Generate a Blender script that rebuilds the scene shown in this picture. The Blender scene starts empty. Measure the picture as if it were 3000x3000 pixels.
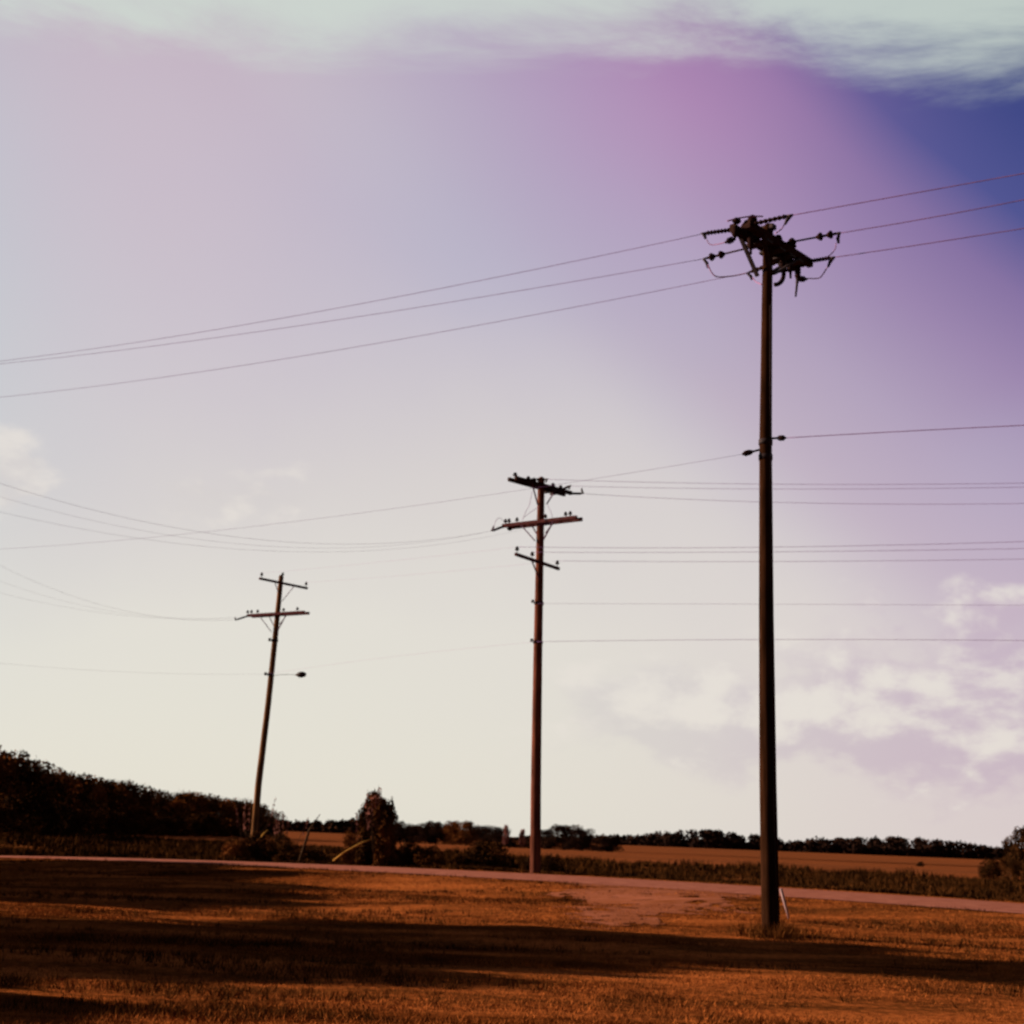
import bpy, math, random
import numpy as np
from mathutils import Vector, Matrix, noise
random.seed(7)
rng = np.random.default_rng(7)
sc = bpy.context.scene
col = sc.collection

# ------------------------------------------------------------------ camera
F = 4200.0                       # focal length in photograph pixels (3000 wide)
PITCH = math.atan(950 / F)
ROLL = math.radians(2.3)
EYE = Vector((0, 0, 1.6))
fw = Vector((0, math.cos(PITCH), math.sin(PITCH)))
up0 = Vector((0, -math.sin(PITCH), math.cos(PITCH)))
r0 = Vector((1, 0, 0))
RT = r0 * math.cos(ROLL) + up0 * math.sin(ROLL)
UP = up0 * math.cos(ROLL) - r0 * math.sin(ROLL)
cam_data = bpy.data.cameras.new('camera')
cam = bpy.data.objects.new('camera', cam_data)
col.objects.link(cam)
M = Matrix((RT, UP, -fw)).transposed().to_4x4()
M.translation = EYE
cam.matrix_world = M
cam_data.sensor_width = 36
cam_data.lens = 36 * F / 3000
cam_data.clip_start = 0.1
cam_data.clip_end = 9000
cam_data.dof.use_dof = True       # the old lens is focused a little short: everything is slightly soft
cam_data.dof.focus_distance = 6.0
cam_data.dof.aperture_fstop = 5.0
sc.camera = cam

# ------------------------------------------------------------------ light
SUN_EL = math.radians(15)
TRAVEL = Vector((1.0, -0.20, 0)).normalized()      # where the sunlight heads, seen from above
sun_vec = Vector((-TRAVEL.x * math.cos(SUN_EL), -TRAVEL.y * math.cos(SUN_EL), math.sin(SUN_EL)))
sd = bpy.data.lights.new('sun', 'SUN')
sd.energy = 5.0
sd.angle = math.radians(0.5)
sd.color = (1.0, 0.78, 0.54)
sun = bpy.data.objects.new('sun', sd)
sun.rotation_euler = sun_vec.to_track_quat('Z', 'Y').to_euler()
col.objects.link(sun)
EXPO = 1.3
sc.view_settings.view_transform = 'Standard'
sc.view_settings.look = 'None'
sc.view_settings.exposure = EXPO
sc.view_settings.gamma = 1
sc.render.resolution_x = 1024
sc.render.resolution_y = 1024
sc.render.engine = 'CYCLES'
sc.cycles.filter_width = 1.9

def ramp(nt, stops, interp='LINEAR'):
    n = nt.nodes.new('ShaderNodeValToRGB')
    n.color_ramp.interpolation = interp
    e = n.color_ramp.elements
    while len(e) < len(stops):
        e.new(0.5)
    for i, (p, c) in enumerate(stops):
        e[i].position = p
        e[i].color = (*c, 1) if len(c) == 3 else c
    return n

def math_node(nt, op, a, b=None, c=None, clamp=False):
    n = nt.nodes.new('ShaderNodeMath')
    n.operation = op
    n.use_clamp = clamp
    for i, v in enumerate((a, b, c)):
        if v is None: continue
        if isinstance(v, (int, float)): n.inputs[i].default_value = v
        else: nt.links.new(v, n.inputs[i])
    return n.outputs[0]

def mixc(nt, fac, a, b, mode='MIX'):
    n = nt.nodes.new('ShaderNodeMix')
    n.data_type = 'RGBA'
    n.blend_type = mode
    for s, v in ((n.inputs['Factor'], fac), (n.inputs[6], a), (n.inputs[7], b)):
        if isinstance(v, (int, float)): s.default_value = v
        elif isinstance(v, tuple): s.default_value = (*v, 1)
        else: nt.links.new(v, s)
    return n.outputs[2]

def smooth(nt, v, a, b):
    n = nt.nodes.new('ShaderNodeMapRange')
    n.interpolation_type = 'SMOOTHERSTEP'
    nt.links.new(v, n.inputs[0])
    n.inputs[1].default_value = a
    n.inputs[2].default_value = b
    return n.outputs[0]

def noise_node(nt, vec, scale, detail=4, rough=0.5, dist=0.0):
    n = nt.nodes.new('ShaderNodeTexNoise')
    n.inputs['Scale'].default_value = scale
    n.inputs['Detail'].default_value = detail
    n.inputs['Roughness'].default_value = rough
    n.inputs['Distortion'].default_value = dist
    if vec is not None: nt.links.new(vec, n.inputs['Vector'])
    return n.outputs['Fac']

world = bpy.data.worlds.new("World")
sc.world = world
world.use_nodes = True
nt = world.node_tree
nt.nodes.clear()
wo = nt.nodes.new('ShaderNodeOutputWorld')
bg = nt.nodes.new('ShaderNodeBackground')
bg.inputs['Strength'].default_value = 0.1
nt.links.new(bg.outputs[0], wo.inputs[0])
sky = nt.nodes.new('ShaderNodeTexSky')
sky.sky_type = 'NISHITA'
sky.sun_disc = False
sky.sun_elevation = SUN_EL
sky.sun_rotation = math.atan2(sun_vec.x, sun_vec.y)
tc = nt.nodes.new('ShaderNodeTexCoord')
dirv = tc.outputs['Generated']
sep = nt.nodes.new('ShaderNodeSeparateXYZ')
nt.links.new(dirv, sep.inputs[0])
X_, Y_, Z_ = sep.outputs
wob = noise_node(nt, dirv, 2.6, 5, 0.55)
wob2 = noise_node(nt, dirv, 1.3, 3, 0.5)
# sky colour with height above the horizon
zz = math_node(nt, 'ADD', Z_, math_node(nt, 'MULTIPLY', math_node(nt, 'SUBTRACT', wob, 0.5), 0.16))
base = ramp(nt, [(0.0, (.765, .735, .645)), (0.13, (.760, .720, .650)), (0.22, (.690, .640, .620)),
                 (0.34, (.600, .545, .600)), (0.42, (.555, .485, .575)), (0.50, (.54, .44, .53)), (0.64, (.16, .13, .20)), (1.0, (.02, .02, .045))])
nt.links.new(zz, base.inputs[0])
# deep violet to navy part of the sky, high on the right
s = math_node(nt, 'ADD', math_node(nt, 'ADD', Z_, math_node(nt, 'MULTIPLY', X_, 0.8)),
              math_node(nt, 'MULTIPLY', math_node(nt, 'SUBTRACT', wob2, 0.5), 0.07))
vio = ramp(nt, [(0.34, (.60, .55, .59)), (0.42, (.53, .44, .53)), (0.50, (.44, .35, .49)), (0.58, (.325, .225, .41)),
                (0.63, (.235, .155, .35)), (0.672, (.07, .075, .27)), (0.75, (.025, .040, .20)), (0.95, (.015, .015, .07))])
nt.links.new(s, vio.inputs[0])
c = mixc(nt, smooth(nt, s, 0.30, 0.45), base.outputs[0], vio.outputs[0])
# bluish and pink patches
pat = smooth(nt, noise_node(nt, dirv, 3.4, 2, 0.4), 0.48, 0.68)
hi = smooth(nt, Z_, 0.12, 0.34)
c = mixc(nt, math_node(nt, 'MULTIPLY', math_node(nt, 'MULTIPLY', pat, hi), 0.25), c, (.46, .46, .60))
def blob(cx, cz, wx, wz):
    a = math_node(nt, 'DIVIDE', math_node(nt, 'SUBTRACT', X_, cx), wx)
    b = math_node(nt, 'DIVIDE', math_node(nt, 'SUBTRACT', Z_, cz), wz)
    d = math_node(nt, 'ADD', math_node(nt, 'MULTIPLY', a, a), math_node(nt, 'MULTIPLY', b, b))
    return math_node(nt, 'POWER', 2.718, math_node(nt, 'MULTIPLY', d, -1.0))
c = mixc(nt, math_node(nt, 'MULTIPLY', blob(0.09, 0.475, 0.11, 0.085), 0.55), c, (.50, .235, .46))
c = mixc(nt, math_node(nt, 'MULTIPLY', blob(0.42, 0.06, 0.26, 0.16), 0.65), c, (.62, .48, .56))
c = mixc(nt, math_node(nt, 'MULTIPLY', blob(-0.02, 0.40, 0.15, 0.08), 0.34), c, (.40, .40, .56))
c = mixc(nt, math_node(nt, 'MULTIPLY', blob(-0.27, 0.42, 0.13, 0.11), 0.40), c, (.66, .53, .58))
c = mixc(nt, math_node(nt, 'MULTIPLY', blob(-0.46, 0.36, 0.13, 0.22), 0.6), c, (.46, .62, .64))
# made-up veil of high cloud, added for a pale film tone at the top
alt = math_node(nt, 'SUBTRACT', math_node(nt, 'MULTIPLY', Z_, 0.857), math_node(nt, 'MULTIPLY', Y_, 0.510))
cir = nt.nodes.new('ShaderNodeMapping')
cir.inputs['Scale'].default_value = (2.2, 5.0, 9.0)
cir.inputs['Rotation'].default_value = (0, math.radians(8), 0)
nt.links.new(dirv, cir.inputs[0])
wv = noise_node(nt, cir.outputs[0], 1.6, 9, 0.62, 0.5)
alt = math_node(nt, 'ADD', alt, math_node(nt, 'ADD', math_node(nt, 'MULTIPLY', math_node(nt, 'SUBTRACT', wob, 0.5), 0.05), math_node(nt, 'MULTIPLY', math_node(nt, 'SUBTRACT', wv, 0.5), 0.13)))
veil = smooth(nt, alt, -0.018, 0.045)
veil = math_node(nt, 'MULTIPLY', veil, math_node(nt, 'SUBTRACT', 1.0, smooth(nt, Z_, 0.56, 0.70)))
c = mixc(nt, math_node(nt, 'MULTIPLY', veil, 0.82), c, (.64, .72, .64))
# low cumulus
mp = nt.nodes.new('ShaderNodeMapping')
mp.inputs['Scale'].default_value = (1, 1, 1.7)
mp.inputs['Location'].default_value = (0.35, 0.0, 0.12)
nt.links.new(dirv, mp.inputs[0])
cn = noise_node(nt, mp.outputs[0], 10.0, 10, 0.56, 0.15)
mp2 = nt.nodes.new('ShaderNodeMapping')
mp2.inputs['Scale'].default_value = (1, 1, 1.7)
mp2.inputs['Location'].default_value = (0.35 - 0.012, 0.0, 0.12 + 0.028)
nt.links.new(dirv, mp2.inputs[0])
cn2 = noise_node(nt, mp2.outputs[0], 10.0, 6, 0.5, 0.15)
win = None
for p in ((0.30, 0.085, 0.19, 0.085), (0.13, 0.080, 0.14, 0.055), (0.355, 0.160, 0.050, 0.022), (-0.20, 0.215, 0.07, 0.035), (-0.36, 0.22, 0.07, 0.04), (0.75, 0.15, 0.35, 0.12), (-0.8, 0.2, 0.35, 0.12)):
    b = blob(*p)
    if p[0] == -0.20: b = math_node(nt, 'MULTIPLY', b, 1.22)
    if p[0] == -0.36: b = math_node(nt, 'MULTIPLY', b, 0.88)
    win = b if win is None else math_node(nt, 'MAXIMUM', win, b)
cl = smooth(nt, math_node(nt, 'ADD', cn, math_node(nt, 'MULTIPLY', math_node(nt, 'SUBTRACT', win, 1.0), 0.34)), 0.33, 0.50)
cl = math_node(nt, 'MULTIPLY', cl, smooth(nt, win, 0.03, 0.30))
light = smooth(nt, math_node(nt, 'SUBTRACT', cn, cn2), -0.09, 0.11)
right = smooth(nt, X_, 0.05, 0.33)
shc = mixc(nt, right, (.67, .62, .60), (.56, .44, .53))
ccol = mixc(nt, light, shc, (.80, .74, .68))
c = mixc(nt, math_node(nt, 'MULTIPLY', cl, 0.80), c, ccol)
# unseen sky beside and behind the view dimmed to deepen ground shadows
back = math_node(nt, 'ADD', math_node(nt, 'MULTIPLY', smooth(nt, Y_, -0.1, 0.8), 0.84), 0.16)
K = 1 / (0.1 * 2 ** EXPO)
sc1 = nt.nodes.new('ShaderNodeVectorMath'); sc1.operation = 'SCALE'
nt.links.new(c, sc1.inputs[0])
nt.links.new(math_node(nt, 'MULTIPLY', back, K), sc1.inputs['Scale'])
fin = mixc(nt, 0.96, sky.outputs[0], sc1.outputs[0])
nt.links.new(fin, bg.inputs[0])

# ------------------------------------------------------------------ projection of the camera, used to survey positions
def ray(px, py):
    return (fw + RT * ((px - 1500) / F) + UP * ((1500 - py) / F))
def atY(px, py, Y):               # the point at depth Y metres
    d = ray(px, py); return EYE + d * (Y / d.y)
def atZ(px, py, z):               # the point at height z
    d = ray(px, py); return EYE + d * ((z - EYE.z) / d.z)
def onplane(px, py, A, n):        # the point in the vertical plane through A with normal n
    d = ray(px, py); return EYE + d * ((A - EYE).dot(n) / d.dot(n))

# ------------------------------------------------------------------ terrain
RN = Vector((0.65, 1.0)).normalized()
def road_s(x, y): return (0.65 * x + (y - 45.5)) / 1.1927
def sst(a, b, v):
    t = min(1, max(0, (v - a) / (b - a))); return t * t * (3 - 2 * t)
def road_z(x, y):
    # height of the road crown along its length
    q = (x * 1.0 - y * 0.65 + 45.5 * 0.65) / 1.1927 * 0.838      # x of the foot point on the centre line
    return max(-0.5, 0.42 - 0.0008 * (q - 3) ** 2)
def terrain(x, y):
    s = road_s(x, y)
    zr = road_z(x, y)
    n1 = noise.noise(Vector((x * 0.10, y * 0.22, 3.1)))
    n2 = noise.noise(Vector((x * 0.28, y * 0.75, 7.7)))
    n3 = noise.noise(Vector((x * 0.9, y * 1.6, 1.7)))
    if s < 0:
        z = zr * sst(-17, -4.2, s)
        a = 1 - sst(-6.5, -4.0, s)
        if a > 0:
            z += a * (0.10 * n1 + 0.05 * n2 + 0.018 * n3)
            z -= 0.16 * a * math.exp(-((s + 8.5) / 1.8) ** 2)
    else:
        z = zr
        a = sst(5.2, 8.5, s)
        z = zr - (zr + .02) * sst(5.2, 22, s) - 0.18 * a * (1 - sst(9, 20, s)) - 0.5 * sst(40, 160, s) - 2.4 * sst(120, 560, s)
        f = 1 - sst(40, 200, s)
        z += a * f * (0.12 * n1 + 0.05 * n2)
    # a low swell on the far horizon
    z += 9 * sst(800, 1500, y) * (0.5 + 0.5 * noise.noise(Vector((x * 0.0016, 4.2, 0))))
    return z

def link(name, me, parent=None):
    o = bpy.data.objects.new(name, me); col.objects.link(o)
    if parent: o.parent = parent
    return o
def tag(o, label=None, cat=None, group=None, kind=None):
    if label: o['label'] = label
    if cat: o['category'] = cat
    if group: o['group'] = group
    if kind: o['kind'] = kind
    return o

def new_mat(name):
    m = bpy.data.materials.new(name); m.use_nodes = True
    t = m.node_tree
    return m, t, t.nodes['Principled BSDF']
def objcoord(t, scale=(1, 1, 1), what='Object'):
    n = t.nodes.new('ShaderNodeTexCoord'); mpn = t.nodes.new('ShaderNodeMapping')
    mpn.inputs['Scale'].default_value = scale
    t.links.new(n.outputs[what], mpn.inputs[0]); return mpn.outputs[0]
def geopos(t, scale=(1, 1, 1)):
    n = t.nodes.new('ShaderNodeNewGeometry'); mpn = t.nodes.new('ShaderNodeMapping')
    mpn.inputs['Scale'].default_value = scale
    t.links.new(n.outputs['Position'], mpn.inputs[0]); return mpn.outputs[0]

def mat_simple(name, c1, c2, scale=3.0, rough=0.85, stretch=(1, 1, 1), bump=0.0, metal=0.0, world_pos=False):
    m, t, b = new_mat(name)
    v = geopos(t, stretch) if world_pos else objcoord(t, stretch)
    f = noise_node(t, v, scale, 6, 0.6)
    r = ramp(t, [(0.32, c1), (0.68, c2)])
    t.links.new(f, r.inputs[0]); t.links.new(r.outputs[0], b.inputs['Base Color'])
    b.inputs['Roughness'].default_value = rough
    b.inputs['Metallic'].default_value = metal
    b.inputs['Specular IOR Level'].default_value = 0.0 if not metal and rough > .5 else 0.12
    if 'wood' in name and stretch[2] == 0.06:
        st_ = ramp(t, [(0.38, (.55, .55, .55)), (0.62, (1.25, 1.2, 1.15))])
        t.links.new(noise_node(t, objcoord(t, (3, 3, .7)), 1.0, 5, .65), st_.inputs[0])
        t.links.new(mixc(t, 1.0, r.outputs[0], st_.outputs[0], 'MULTIPLY'), b.inputs['Base Color'])
    if bump:
        bn = t.nodes.new('ShaderNodeBump'); bn.inputs['Strength'].default_value = bump
        bn.inputs['Distance'].default_value = 0.02
        t.links.new(f, bn.inputs['Height']); t.links.new(bn.outputs[0], b.inputs['Normal'])
    return m

def mat_ground():
    m, t, b = new_mat('dry_grass_ground')
    v = geopos(t, (0.35, 1.0, 1))
    big = noise_node(t, geopos(t, (0.07, 0.42, 1)), 1.0, 5, 0.6)
    mid = noise_node(t, v, 0.75, 6, 0.62)
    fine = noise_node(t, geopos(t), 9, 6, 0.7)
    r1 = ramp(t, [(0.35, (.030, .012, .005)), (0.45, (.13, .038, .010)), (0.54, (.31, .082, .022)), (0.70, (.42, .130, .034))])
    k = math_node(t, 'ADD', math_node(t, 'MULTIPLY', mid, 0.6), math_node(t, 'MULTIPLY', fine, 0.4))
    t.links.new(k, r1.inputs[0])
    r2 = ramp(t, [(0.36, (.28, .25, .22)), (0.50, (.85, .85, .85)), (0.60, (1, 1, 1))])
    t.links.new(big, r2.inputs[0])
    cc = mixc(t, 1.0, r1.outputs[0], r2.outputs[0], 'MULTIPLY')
    # rough vegetation strip beyond the road, then mown and stubble bands of the far field
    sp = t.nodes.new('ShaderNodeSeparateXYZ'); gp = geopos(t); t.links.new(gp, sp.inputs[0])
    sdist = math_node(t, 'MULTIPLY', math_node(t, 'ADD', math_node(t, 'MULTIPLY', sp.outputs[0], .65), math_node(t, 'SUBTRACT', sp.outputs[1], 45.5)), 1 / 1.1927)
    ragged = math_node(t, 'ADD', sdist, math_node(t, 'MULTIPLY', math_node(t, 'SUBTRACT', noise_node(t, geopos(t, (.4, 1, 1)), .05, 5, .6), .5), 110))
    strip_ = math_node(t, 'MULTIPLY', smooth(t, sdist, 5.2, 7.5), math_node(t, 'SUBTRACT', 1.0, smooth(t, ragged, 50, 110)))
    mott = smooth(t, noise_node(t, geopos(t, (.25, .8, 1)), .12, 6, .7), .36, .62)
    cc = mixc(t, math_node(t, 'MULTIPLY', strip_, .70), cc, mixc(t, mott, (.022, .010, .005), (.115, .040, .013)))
    band = smooth(t, noise_node(t, geopos(t, (.004, .018, 1)), 1.0, 6, .7), .42, .58)
    farm = math_node(t, 'MULTIPLY', smooth(t, sdist, 40, 60), band)
    cc = mixc(t, math_node(t, 'MULTIPLY', farm, .75), cc, (.085, .032, .013))
    cc = mixc(t, math_node(t, 'MULTIPLY', smooth(t, sdist, 40, 90), .55), cc, (.175, .052, .022))
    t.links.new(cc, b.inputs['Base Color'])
    b.inputs['Roughness'].default_value = 0.95
    b.inputs['Specular IOR Level'].default_value = 0.0
    bn = t.nodes.new('ShaderNodeBump'); bn.inputs['Strength'].default_value = 0.7; bn.inputs['Distance'].default_value = 0.08
    t.links.new(fine, bn.inputs['Height']); t.links.new(bn.outputs[0], b.inputs['Normal'])
    return m
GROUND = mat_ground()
ROAD = mat_simple('worn_asphalt', (.20, .066, .048), (.31, .115, .085), 2.2, 0.9, (1, 1, 1), 0.3, world_pos=True)
GRAVEL = mat_simple('packed_gravel', (.19, .057, .024), (.29, .097, .060), 1.6, 0.95, (0.6, 1.4, 1), 0.5, world_pos=True)
WOODP = mat_simple('creosoted_wood', (.012, .0048, .0026), (.034, .0135, .0075), 14, 0.8, (1, 1, 0.06), 0.5)
WOODR = mat_simple('weathered_red_wood', (.055, .019, .014), (.135, .045, .032), 14, 0.8, (1, 1, 0.06), 0.5)
WOODY = mat_simple('weathered_sunlit_wood', (.07, .032, .018), (.17, .080, .038), 14, 0.8, (1, 1, 0.06), 0.5)
ARMW = mat_simple('crossarm_wood', (.014, .007, .007), (.036, .017, .015), 9, 0.8)
ARMR = mat_simple('reddish_crossarm_wood', (.035, .012, .014), (.075, .026, .028), 9, 0.8)
STEEL = mat_simple('dark_galvanised_steel', (.014, .008, .010), (.034, .019, .024), 12, 0.7, metal=0.3)
BRACE = mat_simple('purple_grey_strap_steel', (.065, .030, .060), (.12, .06, .10), 12, 0.6)
PORC = mat_simple('dark_glazed_porcelain', (.009, .0045, .005), (.022, .010, .010), 10, 0.6)
WIRE = mat_simple('weathered_conductor', (.20, .10, .22), (.30, .16, .31), 3, 0.7)
WIRED = mat_simple('dark_conductor', (.075, .036, .10), (.13, .065, .16), 3, 0.7)
def mat_leaf(name, c1, c2, c3):
    m, t, b = new_mat(name)
    f = noise_node(t, geopos(t), 0.9, 5, 0.7)
    oi = t.nodes.new('ShaderNodeObjectInfo')
    f2 = math_node(t, 'ADD', f, math_node(t, 'MULTIPLY', math_node(t, 'SUBTRACT', oi.outputs['Random'], 0.5), 0.14))
    r = ramp(t, [(0.34, c1), (0.52, c2), (0.70, c3)])
    t.links.new(f2, r.inputs[0]); t.links.new(r.outputs[0], b.inputs['Base Color'])
    b.inputs['Roughness'].default_value = 0.8
    b.inputs['Specular IOR Level'].default_value = 0.0
    return m
LEAF = mat_leaf('dark_brown_green_leaves', (.012, .006, .003), (.038, .0150, .0055), (.115, .038, .012))
LEAFR = mat_leaf('rusty_leaves', (.030, .012, .005), (.095, .031, .010), (.20, .062, .019))
LEAFF = mat_leaf('far_dark_leaves', (.010, .006, .006), (.024, .011, .008), (.060, .022, .010))
LEAFP = mat_leaf('pinkish_autumn_leaves', (.12, .045, .045), (.22, .085, .075), (.34, .14, .11))
BARK = mat_simple('tree_bark', (.025, .014, .010), (.06, .034, .022), 6, 0.9, (1, 1, 0.3), 0.5)
BLADE = mat_leaf('dry_grass_blades', (.055, .018, .007), (.20, .056, .015), (.33, .096, .026))
WEED = mat_leaf('brown_weeds', (.011, .0055, .0025), (.036, .0135, .0045), (.10, .034, .009))

# terrain sheet: fine where the photo shows it, coarse to the horizon
def axis(segs):
    out = []
    for a, b, st in segs:
        n = max(1, int(round((b - a) / st)))
        out += [a + (b - a) * i / n for i in range(n)]
    out.append(segs[-1][1]); return out
xs = axis([(-3500, -900, 260), (-900, -200, 70), (-200, -60, 10), (-60, -26, 2), (-26, 26, 0.33), (26, 60, 2), (60, 200, 10), (200, 900, 70), (900, 3500, 260)])
ys = axis([(-300, -20, 40), (-20, 6, 2), (6, 62, 0.33), (62, 110, 1.5), (110, 300, 10), (300, 1000, 50), (1000, 5000, 200)])
nx, ny = len(xs), len(ys)
vv = np.empty((ny, nx, 3), dtype=np.float64)
for j, y in enumerate(ys):
    for i, x in enumerate(xs):
        vv[j, i] = (x, y, terrain(x, y))
idx = np.arange(nx * ny).reshape(ny, nx)
fc = np.stack([idx[:-1, :-1], idx[:-1, 1:], idx[1:, 1:], idx[1:, :-1]], -1).reshape(-1, 4)
def np_mesh(name, verts, faces, mat, smoothf=False):
    me = bpy.data.meshes.new(name)
    verts = np.asarray(verts, dtype=np.float32).reshape(-1, 3); faces = np.asarray(faces, dtype=np.int32)
    k = faces.shape[1]
    me.vertices.add(len(verts)); me.vertices.foreach_set('co', verts.ravel())
    me.loops.add(faces.size); me.loops.foreach_set('vertex_index', faces.ravel())
    me.polygons.add(len(faces)); me.polygons.foreach_set('loop_start', np.arange(len(faces), dtype=np.int32) * k)
    if smoothf: me.polygons.foreach_set('use_smooth', np.ones(len(faces), dtype=bool))
    me.update(calc_edges=True); me.materials.append(mat)
    return me
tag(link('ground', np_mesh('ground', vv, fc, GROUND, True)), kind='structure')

# road strip following the crown
def strip(name, mat, halfw, lift, t0=-160, t1=120, st=0.7, edge=0.25):
    tx, ty = RN.y, -RN.x                       # along the road
    V = []; Fa = []
    n = int((t1 - t0) / st); W = 9
    for i in range(n + 1):
        t = t0 + st * i
        for j in range(W):
            u = (j / (W - 1) * 2 - 1)
            hw = halfw + edge * noise.noise(Vector((t * 0.35, 5 if u > 0 else 11, 0))) + 0.1 * noise.noise(Vector((t * 1.7, 5 if u > 0 else 11, 3)))
            x = 0 + tx * t + RN.x * u * hw; y = 45.5 + ty * t + RN.y * u * hw
            V.append((x, y, terrain(x, y) + lift + 0.05 * (1 - u * u)))
    for i in range(n):
        for j in range(W - 1):
            a = i * W + j; Fa.append((a, a + 1, a + W + 1, a + W))
    return tag(link(name, np_mesh(name, V, Fa, mat, True)), kind='structure')
strip('road', ROAD, 3.3, 0.020)

# gravel apron where a side track meets the road
def apron():
    pts = [(1690, 2605), (1720, 2640), (1700, 2672), (1800, 2684), (1930, 2676), (2060, 2663), (2200, 2647), (2420, 2640), (2520, 2622), (2300, 2606), (2000, 2592)]
    P = [atZ(px, py, 0.25) for px, py in pts]
    P = [(p.x, p.y) for p in P]
    def inside(x, y):
        c_ = False; n = len(P); j = n - 1
        for i in range(n):
            if (P[i][1] > y) != (P[j][1] > y) and x < (P[j][0] - P[i][0]) * (y - P[i][1]) / (P[j][1] - P[i][1]) + P[i][0]: c_ = not c_
            j = i
        return c_
    st = 0.06; V = {}; Fa = []
    x0, x1 = min(p[0] for p in P) - 1, max(p[0] for p in P) + 1
    y0, y1 = min(p[1] for p in P) - 1, max(p[1] for p in P) + 1
    vl = []
    def vid(i, j):
        if (i, j) not in V:
            x = x0 + i * st; y = y0 + j * st
            V[(i, j)] = len(vl); vl.append((x, y, terrain(x, y) + 0.014))
        return V[(i, j)]
    for i in range(int((x1 - x0) / st)):
        for j in range(int((y1 - y0) / st)):
            x = x0 + (i + .5) * st; y = y0 + (j + .5) * st
            xx = x + 1.1 * noise.noise(Vector((x * .6, y * .6, 1))) + .8 * noise.noise(Vector((x * 2.5, y * 2.5, 4))) + .5 * noise.noise(Vector((x * 8, y * 8, 4))); yy = y + 1.1 * noise.noise(Vector((x * .6, y * .6, 9))) + 1.0 * noise.noise(Vector((x * 2.5, y * 2.5, 14))) + .6 * noise.noise(Vector((x * 8, y * 8, 14)))
            if noise.noise(Vector((x * 1.2, y * 2.6, 77))) > .40: continue
            if inside(xx, yy) and road_s(x, y) < -2.2:
                Fa.append((vid(i, j), vid(i + 1, j), vid(i + 1, j + 1), vid(i, j + 1)))
    tag(link('gravel_track', np_mesh('gravel_track', vl, Fa, GRAVEL, True)), kind='structure')
    return inside
in_apron = apron()

# ------------------------------------------------------------------ grass (stuff)
def blades(name, n, sampler, hgt, wid, mat, keep, perclump=1, lean=0.35):
    V = []; Fa = []; k = 0; tries = 0
    while k < n and tries < n * 4:
        tries += 1
        x, y = sampler()
        if not keep(x, y): continue
        z = terrain(x, y) - 0.01
        for q in range(perclump):
            a = random.uniform(0, math.tau); h = hgt(x, y) * random.uniform(0.55, 1.15); w = wid * random.uniform(.6, 1.3) * (0.6 + y / 45)
            lx = random.gauss(0, lean) * h; ly = random.gauss(0, lean) * h
            ox = x + random.gauss(0, .05); oy = y + random.gauss(0, .05)
            dx, dy = math.cos(a) * w, math.sin(a) * w
            b0 = len(V)
            V += [(ox - dx, oy - dy, z), (ox + dx, oy + dy, z), (ox + lx, oy + ly, z + h)]
            Fa.append((b0, b0 + 1, b0 + 2))
        k += 1
    return np_mesh(name, V, Fa, mat)
def wedge(y0, y1, pw=1.0):
    def f():
        u = random.random()
        y = (y0 ** pw + u * (y1 ** pw - y0 ** pw)) ** (1 / pw)
        return random.uniform(-.42, .42) * y, y
    return f
def near_keep(x, y):
    s_ = road_s(x, y)
    if -2.9 < s_ < 3.4 or (s_ > -3.7 and random.random() < .6): return False
    if in_apron(x, y): return random.random() < 0.30
    dn = noise.noise(Vector((x * 0.35, y * 0.9, 21)))
    return random.random() < 0.45 + 0.9 * dn
hg = lambda x, y: 0.035 + 0.06 * max(0, noise.noise(Vector((x * 0.3, y * 0.8, 33))) + .2)
tag(link('grass', blades('grass', 70000, wedge(10.5, 52, 1.0), hg, 0.006, BLADE, near_keep, 4, 0.6)), kind='stuff', label='short dry orange grass covering the near verge', cat='grass')
TUFT = mat_leaf('coarse_dark_tufts', (.024, .010, .004), (.075, .026, .008), (.17, .054, .015))
def tuft_keep(x, y):
    s_ = road_s(x, y)
    if s_ > -3.4 or in_apron(x, y): return False
    return random.random() < sst(.05, .45, noise.noise(Vector((x * 0.18, y * 0.75, 61)))) + .015
tag(link('coarse_grass', blades('coarse_grass', 5200, wedge(11, 50, 1.0), lambda x, y: .11, 0.007, TUFT, tuft_keep, 7, 0.45)), kind='stuff', label='coarser dark tufts growing in streaks through the near verge', cat='grass')
def weed_keep(x, y):
    s_ = road_s(x, y)
    if s_ < 5.0 or s_ > 60: return False
    dn = noise.noise(Vector((x * 0.16, y * 0.16, 41)))
    return random.random() < (1.0 if s_ < 15 else 0.6) * (0.45 + 1.7 * dn)
def wh(x, y):
    s_ = road_s(x, y)
    return (0.12 + 0.34 * sst(5.0, 10, s_)) * (0.25 + 2.1 * abs(noise.noise(Vector((x * .22, y * .22, 2)))))
def wsamp():
    x = random.uniform(-32, 26); return x * 1.5, 45.5 - 0.65 * x * 1.5 + (5.0 + 55 * random.random() ** 1.7) * 1.1927
tag(link('weeds', blades('weeds', 60000, wsamp, wh, 0.020, WEED, weed_keep, 4, 0.25)), kind='stuff', label='brown tall weeds filling the ditch beyond the road', cat='weeds')

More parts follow.
